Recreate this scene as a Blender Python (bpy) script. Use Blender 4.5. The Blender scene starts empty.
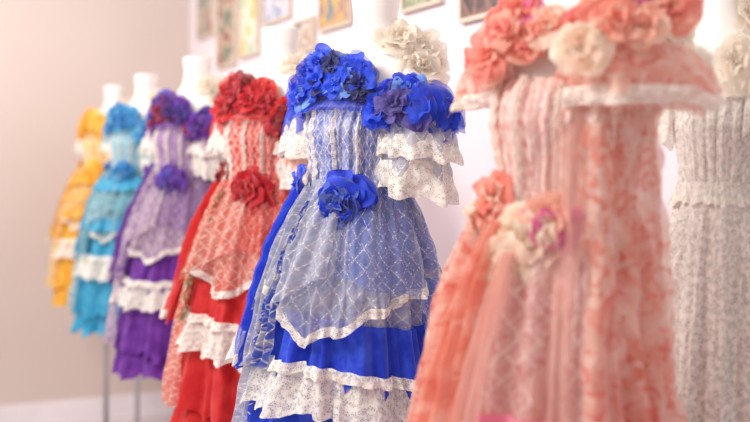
import bpy, math, random
from mathutils import Vector, noise, Matrix
scene = bpy.context.scene
try:
    scene.view_settings.view_transform = 'Standard'
    scene.view_settings.look = 'None'
except Exception: pass

# ------------------------------------------------------------ helpers
def lin(c):
    out=[]
    for v in c:
        v=v/255.0
        out.append(v/12.92 if v<=0.04045 else ((v+0.055)/1.055)**2.4)
    return (out[0],out[1],out[2],1.0)
def lerp(a,b,t): return a+(b-a)*t
def sm(a,b,x):
    t=max(0.0,min(1.0,(x-a)/(b-a))); return t*t*(3-2*t)

class NT:
    def __init__(s,name):
        s.m=bpy.data.materials.new(name); s.m.use_nodes=True
        s.t=s.m.node_tree; s.t.nodes.clear()
    def n(s,typ,**kw):
        nd=s.t.nodes.new(typ)
        for k,v in kw.items(): setattr(nd,k,v)
        return nd
    def l(s,a,b): s.t.links.new(a,b)
    def math(s,op,a,b=None,c=None):
        nd=s.n('ShaderNodeMath',operation=op)
        for i,x in enumerate((a,b,c)):
            if x is None: continue
            if isinstance(x,(int,float)): nd.inputs[i].default_value=x
            else: s.l(x,nd.inputs[i])
        return nd.outputs[0]
    def mixc(s,f,a,b):
        nd=s.n('ShaderNodeMix',data_type='RGBA')
        for sock,x in ((nd.inputs[0],f),(nd.inputs[6],a),(nd.inputs[7],b)):
            if isinstance(x,(int,float)) or isinstance(x,tuple): sock.default_value=x
            else: s.l(x,sock)
        return nd.outputs[2]
    def maprange(s,x,a,b,c=0.0,d=1.0):
        nd=s.n('ShaderNodeMapRange'); s.l(x,nd.inputs[0])
        nd.inputs[1].default_value=a; nd.inputs[2].default_value=b
        nd.inputs[3].default_value=c; nd.inputs[4].default_value=d
        return nd.outputs[0]

def fabric(name,col,alpha=1.0,trans=0.35,lattice=None,prnt=None,lace=False,var=None,rough=0.6,sheen=0.3,net=None):
    """lattice=(color,pitch,linewidth)  prnt=[(color,scale,threshold)...]  net=(color,strength) lacy mottling"""
    k=NT(name)
    uv=k.n('ShaderNodeUVMap'); uv.uv_map='UVMap'
    sep=k.n('ShaderNodeSeparateXYZ'); k.l(uv.outputs[0],sep.inputs[0])
    U,V=sep.outputs[0],sep.outputs[1]
    c=lin(col); a=alpha
    nz=k.n('ShaderNodeTexNoise'); k.l(uv.outputs[0],nz.inputs['Vector']); nz.inputs['Scale'].default_value=22; nz.inputs['Detail'].default_value=4
    v2=var if var else tuple(min(255,x*0.8+50) for x in col)
    cc=k.mixc(k.maprange(nz.outputs[0],0.42,0.66,0,0.75),c,lin(v2))
    if prnt:
        for i,(pc,sc,th) in enumerate(prnt):
            pn=k.n('ShaderNodeTexNoise'); pn.inputs['Scale'].default_value=sc; pn.inputs['Detail'].default_value=3; pn.inputs['Distortion'].default_value=1.2
            mp=k.n('ShaderNodeMapping'); mp.inputs['Location'].default_value=(3.7*i+1,1.3*i,0); k.l(uv.outputs[0],mp.inputs[0]); k.l(mp.outputs[0],pn.inputs['Vector'])
            cc=k.mixc(k.maprange(pn.outputs[0],th,th+0.09,0,.8),cc,lin(pc))
    if net:
        nn=k.n('ShaderNodeTexNoise'); k.l(uv.outputs[0],nn.inputs['Vector']); nn.inputs['Scale'].default_value=110; nn.inputs['Detail'].default_value=3
        cc=k.mixc(k.maprange(nn.outputs[0],0.45,0.6,0,net[1]),cc,lin(net[0]))
    if lattice:
        lc,pitch,lw=lattice
        wob=k.n('ShaderNodeTexNoise'); k.l(uv.outputs[0],wob.inputs['Vector']); wob.inputs['Scale'].default_value=14
        wv=k.math('MULTIPLY',k.math('SUBTRACT',wob.outputs[0],.5),.5)
        p=k.math('ADD',k.math('MULTIPLY',k.math('ADD',U,k.math('MULTIPLY',V,0.75)),1/pitch),wv)
        q=k.math('ADD',k.math('MULTIPLY',k.math('SUBTRACT',U,k.math('MULTIPLY',V,0.75)),1/pitch),wv)
        pp=k.math('PINGPONG',p,0.5); qq=k.math('PINGPONG',q,0.5)
        ma=k.maprange(pp,lw*.6,lw*2.4,1,0); mb=k.maprange(qq,lw*.6,lw*2.4,1,0)
        m=k.math('MAXIMUM',ma,mb)
        vo=k.n('ShaderNodeTexVoronoi'); k.l(uv.outputs[0],vo.inputs['Vector']); vo.inputs['Scale'].default_value=260
        bead=k.maprange(vo.outputs['Distance'],0.3,0.6,1,0.4)
        m=k.math('MULTIPLY',m,bead)
        dots=k.n('ShaderNodeTexVoronoi'); k.l(uv.outputs[0],dots.inputs['Vector']); dots.inputs['Scale'].default_value=90
        dm=k.maprange(dots.outputs['Distance'],0.12,0.22,0.7,0)
        m=k.math('MAXIMUM',m,dm)
        cc=k.mixc(m,cc,lin(lc))
        a=k.math('MAXIMUM',k.math('MULTIPLY',m,0.97),alpha) if alpha<.999 else 1.0
    if lace:
        vo=k.n('ShaderNodeTexVoronoi',feature='DISTANCE_TO_EDGE'); k.l(uv.outputs[0],vo.inputs['Vector']); vo.inputs['Scale'].default_value=230
        th=k.maprange(vo.outputs[0],0.08,0.22,1,0.5)
        n2=k.n('ShaderNodeTexNoise'); k.l(uv.outputs[0],n2.inputs['Vector']); n2.inputs['Scale'].default_value=80; n2.inputs['Detail'].default_value=2
        bl=k.maprange(n2.outputs[0],0.44,0.54)
        a=k.math('MULTIPLY',k.math('MAXIMUM',th,bl),alpha)
        cc=k.mixc(k.maprange(n2.outputs[0],0.35,0.6,0.5,0),cc,lin(tuple(x*0.84 for x in col)))
    pr=k.n('ShaderNodeBsdfPrincipled'); k.l(cc,pr.inputs['Base Color'])
    pr.inputs['Roughness'].default_value=rough
    pr.inputs['Sheen Weight'].default_value=sheen
    pr.inputs['Specular IOR Level'].default_value=0.3
    wn=k.n('ShaderNodeTexNoise'); k.l(uv.outputs[0],wn.inputs['Vector']); wn.inputs['Scale'].default_value=70; wn.inputs['Detail'].default_value=5
    bp=k.n('ShaderNodeBump'); bp.inputs['Strength'].default_value=0.5; bp.inputs['Distance'].default_value=0.005; k.l(wn.outputs[0],bp.inputs['Height']); k.l(bp.outputs[0],pr.inputs['Normal'])
    tr=k.n('ShaderNodeBsdfTranslucent'); k.l(cc,tr.inputs[0])
    mx=k.n('ShaderNodeMixShader'); mx.inputs[0].default_value=trans; k.l(pr.outputs[0],mx.inputs[1]); k.l(tr.outputs[0],mx.inputs[2])
    out=k.n('ShaderNodeOutputMaterial')
    if isinstance(a,float) and a>=0.999:
        k.l(mx.outputs[0],out.inputs[0])
    else:
        tp=k.n('ShaderNodeBsdfTransparent')
        m2=k.n('ShaderNodeMixShader'); k.l(tp.outputs[0],m2.inputs[1]); k.l(mx.outputs[0],m2.inputs[2])
        if isinstance(a,(int,float)): m2.inputs[0].default_value=a
        else: k.l(a,m2.inputs[0])
        k.l(m2.outputs[0],out.inputs[0])
    return k.m

def solid(name,col,rough=0.6,metal=0.0,noise_amt=0.0,scale=3.0,col2=None):
    k=NT(name)
    pr=k.n('ShaderNodeBsdfPrincipled'); pr.inputs['Roughness'].default_value=rough; pr.inputs['Metallic'].default_value=metal
    tc=k.n('ShaderNodeTexCoord'); nz=k.n('ShaderNodeTexNoise'); k.l(tc.outputs['Object'],nz.inputs['Vector']); nz.inputs['Scale'].default_value=scale
    c2=lin(col2) if col2 else lin(tuple(x*0.95 for x in col))
    cc=k.mixc(k.maprange(nz.outputs[0],0.35,0.65),lin(col),c2); k.l(cc,pr.inputs['Base Color'])
    out=k.n('ShaderNodeOutputMaterial'); k.l(pr.outputs[0],out.inputs[0])
    return k.m

def mesh_obj(name,verts,faces,mats,midx=None,uvs=None,parent=None,smooth=True):
    me=bpy.data.meshes.new(name); me.from_pydata(verts,[],faces)
    for m in mats: me.materials.append(m)
    if midx: me.polygons.foreach_set('material_index',midx)
    if uvs:
        ul=me.uv_layers.new(name='UVMap')
        buf=[]
        for p in me.polygons:
            for vi in p.vertices: buf.extend(uvs[vi])
        ul.data.foreach_set('uv',buf)
    if smooth: me.polygons.foreach_set('use_smooth',[True]*len(me.polygons))
    me.update()
    ob=bpy.data.objects.new(name,me); scene.collection.objects.link(ob)
    if parent: ob.parent=parent
    return ob

def grid(name,fn,nu,nv,mat,parent):
    vs=[];uv=[];fs=[]
    for j in range(nv+1):
        for i in range(nu+1):
            p,t=fn(i/nu,j/nv); vs.append(p); uv.append(t)
    for j in range(nv):
        for i in range(nu):
            a=j*(nu+1)+i; fs.append((a,a+1,a+nu+2,a+nu+1))
    return mesh_obj(name,vs,fs,[mat],None,uv,parent)

# ------------------------------------------------------------ dress profile (z, halfwidth, halfdepth, forward shift)
PROF=[(1.80,.085,.055,-.03),(1.75,.105,.065,-.02),(1.70,.118,.085,0),(1.65,.116,.095,.01),(1.58,.104,.084,.01),(1.53,.102,.084,.012),
      (1.48,.126,.104,.02),(1.40,.148,.126,.032),(1.30,.161,.142,.045),(1.15,.175,.157,.055),(1.0,.188,.168,.062),(0.75,.200,.182,.07)]
HANG=[(1.80,.10,.07,-.02),(1.70,.122,.09,0),(1.60,.130,.105,.01),(1.45,.140,.12,.02),(1.30,.155,.14,.045),(1.15,.172,.158,.055),(1.0,.19,.175,.065),(0.75,.21,.195,.075)]
def prof(P,z):
    if z>=P[0][0]: return P[0][1:]
    for i in range(len(P)-1):
        if P[i][0]>=z>=P[i+1][0]:
            t=(P[i][0]-z)/(P[i][0]-P[i+1][0]); 
            return tuple(lerp(P[i][k],P[i+1][k],t) for k in (1,2,3))
    return P[-1][1:]
def S(P,th,z,off,wf=1.0):
    w,d,cb=prof(P,z)
    return Vector(((w*wf+off)*math.sin(th), -(cb+(d*wf+off)*math.cos(th)), z))
def fold(th,f,seed):
    n=noise.noise(Vector((math.cos(th)*1.3,math.sin(th)*1.3,seed)))
    n2=noise.noise(Vector((math.cos(th)*4,math.sin(th)*4,seed+9)))
    s=math.sin(f*th+3.5*n+seed*1.7)
    s=math.copysign(abs(s)**0.7,s)
    return 0.6*s+0.5*n2+0.25*math.sin(2.3*f*th+4*n2+seed)
BASE=dict(f=13,amp=.028,seed=1.0)
def basefold(th,z):
    """folds of the underskirt that every layer over it rides on"""
    t=max(0,min(1,(1.53-z)/.73)); t=t**.6
    if t<=0: return 0
    s=BASE['seed']
    return BASE['amp']*t*fold(th+0.12*noise.noise(Vector((th*2,z*4,s))),BASE['f'],s)
D2R=math.pi/180
Q=1.0
def layer(par,name,t0,t1,ztop,zbot,mat,off=(0.0,0.0),f=14,amp=0.02,a0=0.15,seed=1.0,P=PROF,nu=None,nv=46,wf=1.0,hemw=0.005,crump=0.004,ride=1.0):
    zt=ztop if callable(ztop) else (lambda t:ztop)
    zb=zbot if callable(zbot) else (lambda t:zbot)
    t0*=D2R; t1*=D2R
    nu=nu or int(max(40,(t1-t0)*60)*Q)
    def fn(u,v):
        th=lerp(t0,t1,u)
        hw=hemw*math.sin(f*.7*th+seed)+hemw*noise.noise(Vector((th*6,seed,0)))
        b=zb(th/D2R)+hw
        z=lerp(zt(th/D2R)+(hw if a0==1.01 else 0),b,v)
        fa=amp*(a0+(1-a0)*v)
        vv=1.0 if a0==1.01 else v
        o=lerp(off[0],off[1],v)+fa*fold(th+0.12*vv*noise.noise(Vector((th*2,z*5,seed))),f,seed)
        o+=ride*basefold(th,z)
        o+=crump*noise.noise(Vector((th*5,z*22,seed+4)))+crump*0.6*noise.noise(Vector((th*14,z*50,seed+7)))
        return S(P,th,z,o,wf),(th*0.17+seed+.012*noise.noise(Vector((th*4,z*9,seed))),z)
    return grid(name,fn,nu,max(3,int(nv*Q)),mat,par)
def ruffle(par,name,t0,t1,ztop,h,mat,off=0.004,flare=0.02,f=44,amp=0.011,seed=1.0,P=PROF,nv=9,tilt=0.0):
    zt=ztop if callable(ztop) else (lambda t:ztop)
    t0*=D2R; t1*=D2R
    nu=int((t1-t0)*f*1.5*Q)+20
    def fn(u,v):
        th=lerp(t0,t1,u)
        n=noise.noise(Vector((th*3,seed,2)))
        ph=f*th+5*n
        am=amp*(0.25+0.75*v)*(0.75+0.6*noise.noise(Vector((th*7,seed,5))))
        th2=th+ (0.30/f)*math.sin(2*ph)*v
        z=zt(th/D2R)-h*v*(1+0.07*math.sin(ph+1)+0.12*n)+0.004*noise.noise(Vector((th*9,seed,1)))
        o=off+flare*v+am*math.sin(ph)+am*.6+0.004*noise.noise(Vector((th*20,v*3,seed)))+basefold(th,z)
        return S(P,th2,z,o),(th*0.3+seed,z)
    return grid(name,fn,nu,nv,mat,par)
def flounce(par,name,c,r0,r1,h,mat,seed=1.0,f=12,amp=0.012,t0=-200,t1=160,dome=0.4,sq=0.8,nv=14,tilt=(0,0)):
    """gathered sleeve flounce hanging round a point"""
    t0*=D2R;t1*=D2R; nu=int((t1-t0)*f*2.2*Q)+50
    def fn(u,v):
        th=lerp(t0,t1,u)
        n=noise.noise(Vector((math.cos(th)*2,math.sin(th)*2,seed)))
        n3=noise.noise(Vector((math.cos(th)*5,math.sin(th)*5,seed+3)))
        r=lerp(r0,r1,math.sin(v*math.pi/2)**dome if v>0 else 0)
        ph=f*th+4*n
        r+=amp*v*(math.sin(ph)+.8*n3)+0.005*noise.noise(Vector((th*5,v*4,seed)))
        z=-h*v*(1+0.22*n+0.10*math.sin(ph+.8))+tilt[0]*math.sin(th)*v+tilt[1]*math.cos(th)*v
        return Vector((c[0]+r*math.sin(th),-(c[1]+r*sq*math.cos(th)),c[2]+z)),(th*0.09+seed,z)
    return grid(name,fn,nu,nv,mat,par)

# flowers: many curled ruffled petals joined in one mesh
def flower_into(buf,c,nrm,R,slots,rnd,layers=4,per=6,open_=1.0):
    vs,fs,mi,uv=buf
    nrm=nrm.normalized(); t=nrm.orthogonal().normalized(); b=nrm.cross(t)
    for L in range(layers):
        k=L/(max(1,layers-1))
        tilt=lerp(0.0,1.0,k)*open_+rnd.uniform(-.15,.15)
        ln=R*lerp(1.15,0.45,k); 
        n=max(3,int(per-L*0.8))
        for i in range(n):
            a=2*math.pi*(i+0.5*(L%2))/n+rnd.uniform(-.35,.35)
            er=t*math.cos(a)+b*math.sin(a); et=nrm.cross(er)
            tl=tilt+rnd.uniform(-.22,.22)
            dirr=er*math.cos(tl)+nrm*math.sin(tl); up=nrm*math.cos(tl)-er*math.sin(tl)
            W=ln*rnd.uniform(.6,.95); l=ln*rnd.uniform(.85,1.2)
            nu,nv=14,8; base=len(vs); slot=rnd.choice(slots); ph=rnd.uniform(0,6.3); fr=rnd.uniform(3.0,6.0); cup=rnd.uniform(-.05,.5); sd=rnd.uniform(0,50)
            for jv in range(nv+1):
                v=jv/nv
                for iu in range(nu+1):
                    u=iu/nu*2-1
                    wid=W*(0.22+0.95*math.sin(min(1,v*1.05)*math.pi*0.62)**1.0)*(1-0.12*v**6)
                    along=l*(v-0.16*v**3*u*u+.03*v*v*math.sin(fr*1.3*u+ph))
                    hgt=R*(cup*0.35*u*u - 0.24*v**3*(1-k) +0.14*v*v*math.sin(fr*u+ph)+0.16*v*noise.noise(Vector((u*2,v*3,sd))))
                    p=c+dirr*along+et*(wid*u*(1-0.12*v*abs(u)))+up*hgt
                    vs.append(p); uv.append((u*W+sd,along))
            for jv in range(nv):
                for iu in range(nu):
                    q=base+jv*(nu+1)+iu; fs.append((q,q+1,q+nu+2,q+nu+1)); mi.append(slot)
def flowers(par,name,items,mats,seed=1,layers=4,per=6):
    """item slots: each bloom keeps one or two neighbouring shades"""
    rnd=random.Random(seed); buf=([],[],[],[])
    for it in items:
        a,b,z,R,n,slots=it
        s2=slots
        if len(slots)>2:
            s0=rnd.choice(slots); s2=[s0,s0,rnd.choice(slots)]
        flower_into(buf,Vector((a,-b,z)),Vector((n[0],-n[1],n[2])),R,s2,rnd,layers,per)
    return mesh_obj(name,buf[0],buf[1],mats,buf[2],buf[3],par)

# ------------------------------------------------------------ shared materials
M_MANN=solid('mannequin_white',(243,236,230),0.45)
M_STEEL=solid('brushed_steel',(185,185,190),0.3,0.9)
M_LACE=fabric('cream_lace',(252,243,232),0.98,0.3,lace=True,var=(255,250,243))
M_ORG=fabric('white_organza',(251,243,231),0.85,0.45,var=(244,232,216))

def ring_mesh(par,name,rings,mat,n=40,caps=True):
    vs=[];fs=[]
    for (cx,cy,z,rx,ry) in rings:
        for i in range(n):
            a=2*math.pi*i/n; vs.append((cx+rx*math.cos(a),cy+ry*math.sin(a),z))
    for j in range(len(rings)-1):
        for i in range(n):
            fs.append((j*n+i,j*n+(i+1)%n,(j+1)*n+(i+1)%n,(j+1)*n+i))
    if caps:
        fs.append(tuple(range(n))[::-1]); fs.append(tuple((len(rings)-1)*n+i for i in range(n)))
    ob=mesh_obj(name,vs,fs,[mat],parent=par)
    for p in ob.data.polygons:
        if len(p.vertices)>4: p.use_smooth=False
    return ob

FZ=0.05   # floor height in dress-local z
def mannequin(par):
    R=[]
    for z,w,d,y in [(1.40,.095,.08,0),(1.46,.095,.08,0),(1.53,.078,.064,-.006),(1.60,.088,.070,0),(1.66,.104,.080,0),(1.72,.114,.075,.012),
                    (1.765,.120,.064,.025),(1.795,.116,.056,.035),(1.815,.100,.052,.042),(1.835,.080,.050,.047),(1.855,.064,.049,.050),(1.875,.055,.048,.052),(1.905,.051,.047,.054),
                    (1.953,.057,.053,.056),(1.961,.056,.052,.056),(1.963,.050,.047,.056)]:
        R.append((0,y,z,w,d))
    ring_mesh(par,'mannequin_torso',R,M_MANN,48)
    for s in(-1,1):
        ring_mesh(par,'shoulder_cap_%d'%(1 if s<0 else 2),[(s*.11,.028,1.66,.020,.03),(s*.122,.026,1.69,.03,.04),(s*.124,.026,1.73,.031,.042),(s*.118,.028,1.765,.026,.038),(s*.106,.03,1.79,.014,.02)],M_MANN,24)
    ring_mesh(par,'stand_pole',[(0,0,FZ+.02,.012,.012),(0,0,1.42,.012,.012)],M_STEEL,20)
    ring_mesh(par,'stand_base',[(0,0,FZ,.15,.15),(0,0,FZ+.008,.15,.15),(0,0,FZ+.014,.14,.14),(0,0,FZ+.022,.03,.03),(0,0,FZ+.04,.016,.016)],M_STEEL,40)

def dress_root(name,x,y,phi,sc=1.0):
    e=bpy.data.objects.new(name,None); scene.collection.objects.link(e)
    e.location=(x,y,-FZ); e.rotation_euler=(0,0,-phi*D2R); e.empty_display_size=.1
    return e

def strip_vert(par,name,th,z0,z1,w,mat,off=.008,seed=1,P=PROF,ride=0):
    """vertical frilled lace trim"""
    th*=D2R
    def fn(u,v):
        z=lerp(z0,z1,v); s=(u-.5)
        o=off+0.003*math.sin(v*(z0-z1)*260+seed)*abs(s)*2+.004*math.sin(u*6)
        t=th+s*w/0.11+0.02*noise.noise(Vector((v*6,seed,0)))
        return S(P,t,z,o+ride*basefold(t,z)),(s*w+seed,z)
    return grid(name,fn,8,int(90*Q*(z0-z1)/.2),mat,par)
def scarf(par,name,th0,th1,z0,z1,w,mat,off=.045,seed=1.0,ruf=.010):
    """long gathered scarf strip hanging over the skirt, from (th0,z0) to (th1,z1)"""
    def fn(u,v):
        s=u-.5; z=lerp(z0,z1,v)-.02*abs(s)*v
        t=(lerp(th0,th1,v)+5*noise.noise(Vector((v*4,seed,0)))*v)*D2R + s*w*(.45+.75*v)/.15
        o=off*(.45+.55*v)+ruf*math.sin(s*16+6*noise.noise(Vector((v*2,s,seed))))+.006*noise.noise(Vector((s*6,v*12,seed)))
        return S(PROF,t,z,o+basefold(t,z)*.8),(s*w*1.6+seed,z)
    return grid(name,fn,int(26*Q)+6,int(60*Q)+8,mat,par)

def build_dress(name,x,y,phi,c,q=1.0,seed=1.0,frills=False):
    global Q; Q=q
    BASE['seed']=seed
    pt=c.get('pitch',.032)
    e=dress_root(name,x,y,phi)
    mannequin(e)
    n=name.split('_')[0]
    main=fabric(n+'_organza',c['main'],.97,0.3,var=c.get('main2'))
    mnet=fabric(n+'_netted_organza',c['main'],1.0,0.3,var=c['main2'],lattice=(c['line'],.034,.018))
    up=fabric(n+'_netted_underskirt',c['up'],1.0,0.3,lattice=(c['line'],pt,.03),var=c['sheer2'],net=(c['line'],.15))
    sheer=fabric(n+'_lattice_tulle',c['sheer'],c.get('sa',0.60),0.35,lattice=(c['line'],pt,.045),var=c.get('sheer2'),net=(c['line'],.3))
    tul=fabric(n+'_plain_tulle',c['tulle'],0.45,0.35,lattice=(c['line'],pt,.02))
    deep=fabric(n+'_deep_tulle',c['main'],0.6,0.35,var=c['main2'])
    bod=fabric(n+'_bodice_cloth',c['bod'],1.0,0.2,lattice=(c['line'],.026,.04),var=c.get('bod2'),net=(c['line'],.25))
    drape=fabric(n+'_printed_drape',c['drape'],0.92,0.3,prnt=[(c['dp1'],30,.48),(c['dp2'],45,.57)],lattice=(c['line'],.03,.03))
    pet=[fabric(n+'_petal_%d'%i,p,0.93,0.35,sheen=.5,var=tuple(min(255,v*1.05+12) for v in p)) for i,p in enumerate(c['pet'])]
    al=list(range(len(pet)))
    pet.append(deep); sh=[len(pet)-1]
    lace=M_LACE
    tier=lambda t:.012*math.sin(t*D2R*2+seed)-.012*math.sin(t*D2R)
    # skirt
    layer(e,'underskirt',-180,180,1.545,.83,up,(0,-.006),f=17,amp=.006,seed=seed)
    ruffle(e,'upper_flounce',-180,180,lambda t:1.262+tier(t),.135,main,.006,.014,f=24,amp=.009,seed=seed+1)
    ruffle(e,'lace_tier',-180,180,lambda t:1.155+tier(t),.088,lace,.022,.018,f=20,amp=.015,seed=seed+2,nv=12)
    ruffle(e,'lace_tier_heading',-180,180,lambda t:1.167+tier(t),.022,lace,.028,.008,f=32,amp=.006,seed=seed+3)
    ruffle(e,'lower_flounce',-180,180,lambda t:1.095+tier(t),.19,main,.006,.018,f=20,amp=.010,seed=seed+4,nv=12)
    ruffle(e,'hem_flounce',-180,180,.95,.13,main,.0,.018,f=22,amp=.010,seed=seed+4.5,nv=10)
    # bodice
    layer(e,'bodice',-180,180,lambda t:1.715-.02*math.cos(t*D2R),1.53,bod,(.004,.003),f=26,amp=.0045,a0=1,seed=seed+5,nv=24,hemw=0,crump=.003)
    for i,t in enumerate((-52,-28,6,34,62)):
        strip_vert(e,'bodice_lace_trim_%d'%i,t,1.715,1.53,.010,lace,.010,seed+i)
    ruffle(e,'neckline_lace',-180,180,1.722,.022,lace,.004,.006,f=60,amp=.004,seed=seed+6,nv=4)
    ruffle(e,'neckline_gauze',-70,110,1.735,.042,deep,.010,.016,f=26,amp=.008,seed=seed+6.5,nv=8)
    ruffle(e,'waist_peplum',-180,180,1.548,.04,tul,.003,.014,f=34,amp=.005,seed=seed+7,nv=8)
    # sheer overskirts
    def hem(t): return 1.215+.0026*abs(t-10)*(1 if t<10 else .5)
    layer(e,'sheer_overskirt',-30,120,1.545,hem,sheer,(.006,.032),f=19,amp=.016,seed=seed+8,a0=.35,crump=.008)
    layer(e,'sheer_overskirt_lace_hem',-30,120,lambda t:hem(t)+.014,lambda t:hem(t)-.006,lace,(.034,.036),f=19,amp=.016,seed=seed+8,a0=1.01,crump=.008,nv=4)
    layer(e,'sheer_overskirt_upper',26,160,1.545,lambda t:1.36-.0008*(t-14),tul,(.012,.046),f=11,amp=.018,seed=seed+9)
    layer(e,'sheer_overskirt_fall',-22,22,1.545,lambda t:1.31+.002*t,sheer,(.014,.050),f=22,amp=.014,seed=seed+9.5,a0=.3,crump=.008)
    if frills:
        for i,zf in enumerate((1.50,1.42,1.33)):
            ruffle(e,'skirt_frill_%d'%i,-180,180,lambda t,zf=zf:zf+tier(t),.055,(main,tul,main)[i],.026,.014,f=22,amp=.014,seed=seed+30+i)
    # coloured side panels from the waist
    layer(e,'side_panel',-165,-52,1.53,lambda t:.90,mnet,(.010,.036),f=16,amp=.016,seed=seed+12)
    layer(e,'side_drape',-68,-34,1.54,lambda t:1.26-.05*math.sin((t+92)/54*math.pi),drape,(.014,.040),f=20,amp=.013,seed=seed+10)
    scarf(e,'waist_scarf_long',-28,-36,1.53,.92,.040,sheer,.05,seed+20)
    scarf(e,'waist_scarf_blue' if n=='blue' else 'waist_scarf_wide',-46,-58,1.52,1.18,.085,deep,.062,seed+21,.016)
    scarf(e,'waist_scarf_short',-14,-24,1.50,1.16,.036,drape,.05,seed+22)
    scarf(e,'waist_scarf_side',-60,-84,1.50,1.25,.06,deep,.06,seed+23,.014)
    layer(e,'side_cascade',-130,-46,1.30,lambda t:1.13,main,(.044,.068),f=20,amp=.014,seed=seed+12.5,nv=16)
    ruffle(e,'side_cascade_lace',-130,-44,lambda t:1.215,.070,lace,.072,.012,f=22,amp=.012,seed=seed+13)
    layer(e,'back_drape',95,180,1.54,lambda t:1.0,tul,(.01,.045),f=14,amp=.018,seed=seed+14)
    # sleeves
    flounce(e,'sleeve_gauze',(.158,.008,1.748),.035,.100,.085,deep,seed+15,f=7,amp=.012,tilt=(-.01,.0))
    flounce(e,'sleeve_net_upper',(.155,.012,1.712),.045,.092,.090,sheer,seed+15.5,f=6,amp=.014,tilt=(-.01,.0))
    flounce(e,'sleeve_lace_edge',(.155,.012,1.642),.084,.102,.05,lace,seed+15.5,f=6,amp=.016,tilt=(-.01,0),dome=1)
    flounce(e,'sleeve_net_lower',(.150,.012,1.632),.070,.080,.07,sheer,seed+16,f=6,amp=.014,tilt=(-.015,0),dome=.8)
    flounce(e,'sleeve_lace_lower',(.148,.012,1.588),.076,.092,.072,lace,seed+16,f=6,amp=.018,tilt=(-.02,0),dome=.8)
    flounce(e,'far_sleeve_gauze',(-.140,.0,1.735),.03,.070,.08,deep,seed+17,f=7,amp=.010)
    flounce(e,'far_sleeve_lace',(-.146,.0,1.70),.05,.076,.09,lace,seed+18,f=6,amp=.010,dome=.8)
    # flowers
    it=[]
    for (a,b,z,R) in [(-.145,.04,1.745,.038),(-.10,.075,1.735,.040),(-.115,.05,1.780,.040),(-.055,.085,1.760,.038),(-.02,.07,1.790,.036),(.01,.09,1.755,.036),(-.07,.06,1.80,.036),(.045,.07,1.775,.032),(.065,.085,1.745,.030)]:
        it.append((a,b,z,R,(a*2.5,.9,.35),al))
    for (a,b,z,R) in [(-.15,.04,1.74,.050),(-.09,.07,1.78,.046),(.03,.08,1.76,.050)]:
        it.append((a,b-.01,z,R,(a*2.5,.9,.2),sh))
    flowers(e,'shoulder_corsage',it,pet,int(seed*10)+1,3,6)
    it=[]
    for (a,b,z,R) in [(.115,.085,1.690,.034),(.155,.085,1.705,.038),(.20,.065,1.695,.038),(.165,.055,1.735,.036),(.225,.02,1.690,.038),(.135,.07,1.73,.030)]:
        it.append((a,b,z,R,(a*2,.9,.4),al))
    for (a,b,z,R) in [(.14,.08,1.70,.048),(.21,.045,1.68,.055)]:
        it.append((a,b-.01,z,R,(a*2,.9,.2),sh))
    flowers(e,'sleeve_corsage',it,pet,int(seed*10)+2,3,6)
    flowers(e,'waist_corsage',[(.045,.13,1.500,.040,(.1,1,.1),[al[-1],al[1]]),(.040,.135,1.470,.034,(.0,1,-.3),[al[-1],al[0]]),(.045,.118,1.492,.060,(.1,1,.05),[0,0])],pet,int(seed*10)+3,4,7)
    flowers(e,'side_bow',[(-.115,.075,1.53,.040,(-.8,.8,.1),al),(-.12,.07,1.47,.042,(-.8,.8,-.3),al)],pet,int(seed*10)+4,3,5)
    collar(e,seed)
    return e
def collar(e,seed):
    flowers(e,'organza_stole',[(.085,-.085,1.825,.062,(.5,.5,.6),[0]),(.125,-.06,1.79,.052,(.9,.4,.5),[0]),(.075,-.045,1.855,.045,(.6,.6,.7),[0]),(-.085,-.05,1.825,.045,(-.5,.5,.8),[0]),(.04,-.10,1.80,.05,(.1,.2,1),[0]),(-.04,-.10,1.81,.05,(-.1,.2,1),[0])],[M_ORG],int(seed*10)+9,4,7)

BLUE=dict(main=(28,62,215),main2=(60,98,232),line=(248,242,240),up=(132,143,205),sheer=(174,179,206),sheer2=(206,205,220),tulle=(105,125,205),bod=(116,130,202),bod2=(190,192,218),
 drape=(60,85,190),dp1=(204,196,190),dp2=(85,70,160),pet=[(28,62,212),(60,108,230),(30,76,225),(120,162,235),(45,45,105),(96,82,160),(84,104,180)])
RED=dict(main=(214,32,38),main2=(230,60,54),line=(255,241,230),up=(216,58,46),sheer=(230,122,102),sheer2=(244,178,158),tulle=(226,58,46),bod=(212,44,38),bod2=(238,118,96),
 drape=(205,90,60),dp1=(140,130,80),dp2=(200,40,42),pitch=.027,pet=[(196,22,38),(212,36,44),(135,18,30),(220,62,54),(190,40,50)])
PUR=dict(main=(106,34,150),main2=(138,66,184),line=(246,234,236),up=(148,102,164),sheer=(182,148,184),sheer2=(212,188,206),tulle=(142,90,172),bod=(130,72,156),bod2=(190,150,194),
 drape=(105,50,150),dp1=(180,148,190),dp2=(80,35,120),pitch=.028,pet=[(100,45,155),(132,70,185),(150,25,70),(75,35,130),(95,85,195)])
TEAL=dict(main=(48,160,205),main2=(95,192,218),line=(238,246,246),up=(105,172,194),sheer=(132,188,202),sheer2=(175,210,216),tulle=(110,182,200),bod=(90,166,192),bod2=(160,206,218),
 drape=(80,155,180),dp1=(135,195,190),dp2=(60,130,172),pet=[(40,130,195),(80,168,214),(60,148,210),(120,192,220)])
YEL=dict(main=(240,174,46),main2=(246,196,84),line=(255,246,220),up=(240,188,84),sheer=(244,200,104),sheer2=(250,218,145),tulle=(246,196,88),bod=(242,186,70),bod2=(248,214,130),
 drape=(236,164,52),dp1=(248,204,108),dp2=(220,146,55),pet=[(248,192,52),(242,174,40),(250,212,98)])
build_dress('yellow_dress',-1.42,5.50,38,YEL,.55,6.3,True)
build_dress('teal_dress',-1.08,4.73,38,TEAL,.6,5.1,True)
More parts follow.
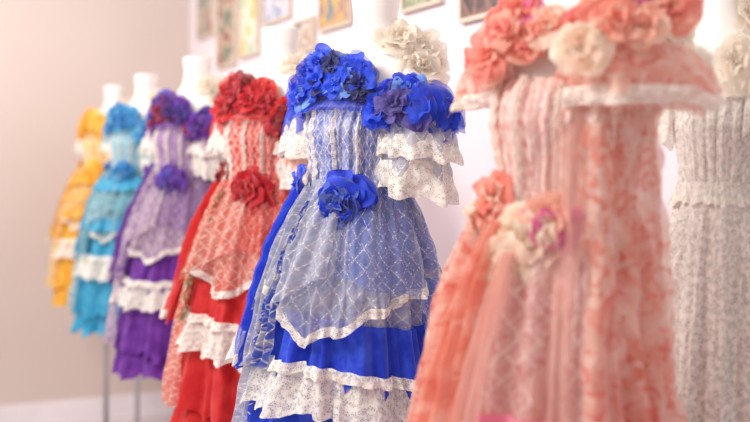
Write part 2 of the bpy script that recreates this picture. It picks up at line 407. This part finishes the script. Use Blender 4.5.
build_dress('purple_dress',-.70,3.87,38,PUR,.7,4.7)
build_dress('red_dress',-.305,2.96,38,RED,.85,3.2)
build_dress('blue_dress',-.032,2.31,38,BLUE,1.15,1.4)

# ------------------------------------------------------------ peach dress (foreground)
Q=1.1; BASE['seed']=2.2
e=dress_root('peach_dress',.303,1.62,38)
mannequin(e)
p_base=fabric('peach_skirt_organza',(238,160,148),1.0,.3,prnt=[((250,208,195),18,.5),((226,118,104),40,.57)],var=(246,196,182))
p_print=fabric('peach_floral_chiffon',(247,208,192),.72,.4,prnt=[((243,168,150),18,.47),((232,116,98),52,.53),((255,236,226),34,.55)],var=(250,220,206))
p_sheer=fabric('dusty_pink_lattice_tulle',(232,182,178),.70,.35,prnt=[((212,138,132),36,.54)],lattice=((255,243,233),.030,.045),net=((255,240,230),.35))
p_salm=fabric('salmon_organza',(242,150,128),.62,.35,prnt=[((252,204,186),16,.5),((228,116,96),34,.60)],var=(248,186,164))
p_hot=fabric('hot_pink_organza',(244,126,158),.9,.35,var=(248,158,178))
p_tul=fabric('blush_tulle',(248,198,184),.42,.4)
p_bod=fabric('peach_bodice_cloth',(240,188,180),1.0,.2,lattice=((255,245,237),.026,.035),var=(248,212,200),net=((255,245,237),.3),prnt=[((228,144,138),30,.54)])
p_lace=fabric('blush_lace',(252,238,226),.95,.3,lace=True)
pp=[fabric('peach_petal_%d'%i,c_,.93,.45,sheen=.5,var=tuple(min(255,v*1.02+10) for v in c_)) for i,c_ in enumerate([(244,156,140),(250,192,170),(240,132,128),(252,222,202),(234,126,178),(252,234,216)])]
pp.append(p_tul)
layer(e,'underskirt',-180,180,1.545,.80,p_base,(0,-.006),f=17,amp=.008,seed=2.2)
layer(e,'bodice',-180,180,1.715,1.53,p_bod,(.004,.003),f=24,amp=.006,a0=1,seed=2.5,nv=24,hemw=0,crump=.004)
for i,t in enumerate((-44,-16,16,44)):
    strip_vert(e,'bodice_lace_trim_%d'%i,t,1.72,1.50,.009,p_lace,.012,i)
layer(e,'centre_tulle_panel',-42,40,1.545,lambda t:1.02-.0022*(t-10),p_sheer,(.008,.020),f=18,amp=.012,seed=2.7)
layer(e,'side_skirt_tulle',-135,-32,1.54,lambda t:.92,p_print,(.01,.024),f=17,amp=.018,seed=2.9)
layer(e,'side_chiffon_wing',-92,-40,1.54,lambda t:1.16-.06*math.sin((t+88)/62*3.14),p_salm,(.012,.030),f=15,amp=.016,seed=3.3)
scarf(e,'waist_scarf_long',-22,-38,1.50,.95,.060,p_salm,.05,3.4,.014)
scarf(e,'waist_scarf_short',-6,-14,1.46,1.10,.05,p_tul,.05,3.5,.012)
scarf(e,'waist_scarf_side',-54,-70,1.52,1.02,.07,p_print,.042,3.7,.014)
layer(e,'shoulder_chiffon_panel',30,100,1.74,lambda t:.88,p_print,(.006,.016),f=9,amp=.022,a0=.5,seed=3.6,P=HANG,nv=70,crump=.008)
layer(e,'shoulder_chiffon_panel_inner',14,44,1.70,lambda t:1.0+.004*t,p_tul,(.002,.026),f=15,amp=.014,a0=.4,seed=3.9,P=HANG,nv=60)
layer(e,'back_chiffon',95,180,1.70,lambda t:.95,p_print,(.0,.01),f=11,amp=.018,a0=.3,seed=4.2,P=HANG)
layer(e,'hot_pink_godet',-4,24,1.24,lambda t:.86,p_hot,(.034,.054),f=22,amp=.012,seed=4.4,hemw=.01)
flounce(e,'sleeve_capelet',(.105,.01,1.768),.03,.112,.082,p_print,7.1,f=5,amp=.016,sq=1.0)
flounce(e,'sleeve_capelet_inner',(.100,.01,1.755),.03,.100,.092,p_tul,7.3,f=6,amp=.014,sq=1.0)
flounce(e,'sleeve_capelet_lace',(.105,.01,1.697),.108,.122,.028,p_lace,7.1,f=5,amp=.017,dome=1,sq=1.0)
flounce(e,'far_sleeve_capelet',(-.115,.0,1.760),.03,.078,.075,p_print,7.5,f=6,amp=.012,sq=.85)
flounce(e,'far_sleeve_capelet_lace',(-.115,.0,1.695),.075,.084,.022,p_lace,7.5,f=6,amp=.012,dome=1,sq=.85)
it=[]
for (a,b,z,R,s) in [(-.135,.04,1.765,.036,[0,2]),(-.10,.08,1.75,.036,[0,1]),(-.065,.085,1.785,.034,[2,1]),(-.09,.05,1.81,.036,[0,2]),(-.03,.085,1.77,.032,[1,0]),(.005,.08,1.79,.030,[1,3]),(-.05,.06,1.82,.034,[4,0]),(-.10,.05,1.78,.050,[6])]:
    it.append((a,b,z,R,(a*2.5,.9,.35),s))
flowers(e,'shoulder_corsage',it,pp,61,4,6)
it=[]
for (a,b,z,R,s) in [(.085,.130,1.750,.038,[3,5]),(.125,.100,1.790,.032,[0,1]),(.160,.085,1.780,.030,[1,3]),(.15,.055,1.825,.034,[4,1]),(.185,.05,1.805,.032,[0,1]),(.09,.07,1.81,.034,[1,0]),(.055,.085,1.785,.028,[0,2]),(.18,.02,1.835,.032,[1,3]),(.13,.06,1.80,.050,[6])]:
    it.append((a,b,z,R,(a*2,.9,.4),s))
flowers(e,'sleeve_corsage',it,pp,62,4,6)
flowers(e,'waist_corsage',[(-.01,.13,1.475,.050,(-.1,1,.1),[3,5]),(.035,.125,1.497,.036,(.3,1,.1),[4,1]),(-.025,.145,1.430,.040,(-.1,1,-.2),[5,3]),(.02,.11,1.455,.052,(.2,1,0),[1,0])],pp,63,4,7)
flowers(e,'side_bow',[(-.085,.095,1.53,.036,(-.6,1,.1),[3,0]),(-.12,.08,1.49,.030,(-1,.6,-.3),[5,1])],pp,64,4,6)
collar(e,8.8)

# ------------------------------------------------------------ white lace dress behind, at the wall
Q=.8; BASE['seed']=12
e=dress_root('white_lace_dress',.625,1.90,38)
e.scale=(.62,.62,1.0)
mannequin(e)
w_b=fabric('ivory_satin',(222,206,198),1.0,.2,var=(238,226,218))
w_l=fabric('ivory_floral_lace',(246,236,228),1.0,.2,lace=True)
layer(e,'underskirt',-180,180,1.545,.80,w_b,(0,0),f=11,amp=.012,seed=12)
layer(e,'lace_overskirt',-180,180,1.545,.86,w_l,(.012,.02),f=12,amp=.012,seed=12)
layer(e,'bodice',-180,180,1.715,1.53,w_l,(.006,.004),f=24,amp=.005,a0=1,seed=12.5,nv=24,hemw=0)
layer(e,'bodice_lining',-180,180,1.713,1.53,w_b,(.0,.0),f=24,amp=.002,a0=1,seed=12.5,nv=24,hemw=0)
ruffle(e,'waist_frill',-180,180,1.55,.04,M_LACE,.006,.014,f=24,amp=.006,seed=12.7)
ruffle(e,'hem_frill',-180,180,.98,.12,M_LACE,.02,.02,f=24,amp=.012,seed=12.9)
for s in(-1,1): 
    flounce(e,'sleeve_frill_%d'%(s+2),(s*.15,0,1.76),.03,.10,.13,M_LACE,13+s,f=9,amp=.012)
flowers(e,'neck_corsage',[(-.08,.07,1.76,.05,(-.4,1,.3),[0]),(.08,.07,1.76,.05,(.4,1,.3),[0])],[M_ORG],77,4,6)
collar(e,9.9)

# ------------------------------------------------------------ room
u=Vector((-.4004,.9163,0)); nrm=Vector((-.9163,-.4004,0))
corner=Vector((-1.12,6.30,0))
def wall_box(name,o,du,L,thick_dir,t,h,mat,z0=0):
    vs=[]
    for a in(0,L):
        for b in(0,t):
            for z in(z0,z0+h):
                p=o+du*a+thick_dir*b; vs.append((p.x,p.y,z))
    f=[(0,1,3,2),(4,6,7,5),(0,4,5,1),(2,3,7,6),(0,2,6,4),(1,5,7,3)]
    return mesh_obj(name,vs,f,[mat],smooth=False)
M_WR=solid('pale_pink_lit_paint',(230,219,224),.8,scale=1.2,col2=(225,213,219))  # right wall: stronger light on this side is put into the colour
M_WE=solid('warm_beige_shaded_paint',(213,197,189),.8,scale=.8,col2=(207,190,182))  # end wall catches less light; that shade is put into the darker colour
M_BB=solid('white_trim_paint',(242,234,238),.5)
M_FL=solid('pale_floor_tile',(216,204,206),.35,scale=2.0,col2=(208,194,194))
wall_box('wall_right',corner-u*0.0,-u,9.0,-nrm,.12,3.3,M_WR)
wall_box('wall_back',corner-nrm*.12,nrm,5.5,u,.12,3.3,M_WE)
wall_box('baseboard_back',corner+nrm*.016,nrm,5.3,-u,.015,.13,M_BB)
wall_box('baseboard_right',corner-u*.001,-u,8.9,nrm,.015,.13,M_BB)
wall_box('floor',corner-nrm*.12+u*.12,-u,9.2,nrm,5.6,.05,M_FL,z0=-.05)

def art_mat(i,c1,c2,c3):
    k=NT('picture_print_%d'%i)
    tc=k.n('ShaderNodeTexCoord'); nz=k.n('ShaderNodeTexNoise'); nz.inputs['Scale'].default_value=9; nz.inputs['Distortion'].default_value=.8
    mp=k.n('ShaderNodeMapping'); mp.inputs['Location'].default_value=(i*3.1,i,0); k.l(tc.outputs['Object'],mp.inputs[0]); k.l(mp.outputs[0],nz.inputs['Vector'])
    cr=k.n('ShaderNodeValToRGB'); k.l(nz.outputs[0],cr.inputs[0])
    cr.color_ramp.elements[0].position=.40; cr.color_ramp.elements[0].color=lin(c1)
    cr.color_ramp.elements[1].position=.62; cr.color_ramp.elements[1].color=lin(c3)
    el=cr.color_ramp.elements.new(.52); el.color=lin(c2)
    pr=k.n('ShaderNodeBsdfPrincipled'); k.l(cr.outputs[0],pr.inputs['Base Color']); pr.inputs['Roughness'].default_value=.4
    out=k.n('ShaderNodeOutputMaterial'); k.l(pr.outputs[0],out.inputs[0]); return k.m
M_FR=solid('picture_frame_wood',(214,196,180),.5)
def picture(i,s0,s1,z0,z1,cols,frame=True):
    m=art_mat(i,*cols)
    vs=[];fs=[];mi=[]
    def quadbox(s0,s1,z0,z1,n0,n1,mat):
        b=len(vs)
        for s in(s0,s1):
            for n_ in(n0,n1):
                for z in(z0,z1):
                    p=corner-u*s+nrm*n_; vs.append((p.x,p.y,z))
        for f in[(0,1,3,2),(4,6,7,5),(0,4,5,1),(2,3,7,6),(0,2,6,4),(1,5,7,3)]:
            fs.append(tuple(b+x for x in f)); mi.append(mat)
    w=.014
    quadbox(s0,s1,z0,z0+w,.001,.018,1);quadbox(s0,s1,z1-w,z1,.001,.018,1)
    quadbox(s0,s0+w,z0+w,z1-w,.001,.018,1);quadbox(s1-w,s1,z0+w,z1-w,.001,.018,1)
    quadbox(s0+w,s1-w,z0+w,z1-w,.001,.010,0)
    o=mesh_obj('framed_picture',vs,fs,[m,M_FR],mi,smooth=False)
dz=-.05
for i,(a,b,c0,c1,cols) in enumerate([
 (.24,.60,2.26,2.65,((110,120,110),(190,180,165),(160,110,100))),
 (.68,1.04,2.06,2.55,((140,80,75),(205,180,160),(100,120,100))),
 (1.10,1.43,2.08,2.55,((170,190,170),(230,225,210),(215,185,110))),
 (1.50,1.90,2.20,2.60,((215,205,215),(145,155,190),(230,220,200))),
 (1.95,2.20,2.03,2.17,((180,150,130),(215,205,195),(110,100,100))),
 (2.26,2.60,2.09,2.5,((150,110,140),(225,175,80),(110,130,140))),
 (3.05,3.34,2.07,2.45,((110,130,100),(180,180,150),(85,75,75))),
 (3.46,3.74,1.99,2.4,((90,70,70),(150,110,100),(60,55,65))),
 ]): picture(i,a,b,c0+dz,c1+dz,cols)

# ------------------------------------------------------------ light
w=bpy.data.worlds.new('World'); scene.world=w; w.use_nodes=True
bg=w.node_tree.nodes['Background']; bg.inputs[0].default_value=(1.0,.963,.94,1); bg.inputs[1].default_value=.74
def area(name,loc,tgt,size,power,col):
    l=bpy.data.lights.new(name,'AREA'); l.energy=power; l.size=size; l.color=col
    o=bpy.data.objects.new(name,l); scene.collection.objects.link(o); o.location=loc
    o.rotation_euler=(Vector(tgt)-Vector(loc)).to_track_quat('-Z','Y').to_euler()
area('ceiling_light',(-1.8,1.4,3.0),(.0,2.6,1.3),.9,72,(1,.955,.915))
area('ceiling_light',(-2.7,4.0,3.0),(-1.0,4.6,1.3),.9,58,(1,.945,.90))

# ------------------------------------------------------------ camera
cam=bpy.data.cameras.new('camera'); co=bpy.data.objects.new('camera',cam); scene.collection.objects.link(co)
co.location=(0,0,1.55); co.rotation_euler=(math.pi/2,0,0)
cam.sensor_width=36; cam.lens=50; cam.shift_y=-(211-154)/750
cam.clip_start=.05
cam.dof.use_dof=True; cam.dof.focus_distance=2.18; cam.dof.aperture_fstop=1.9
scene.camera=co
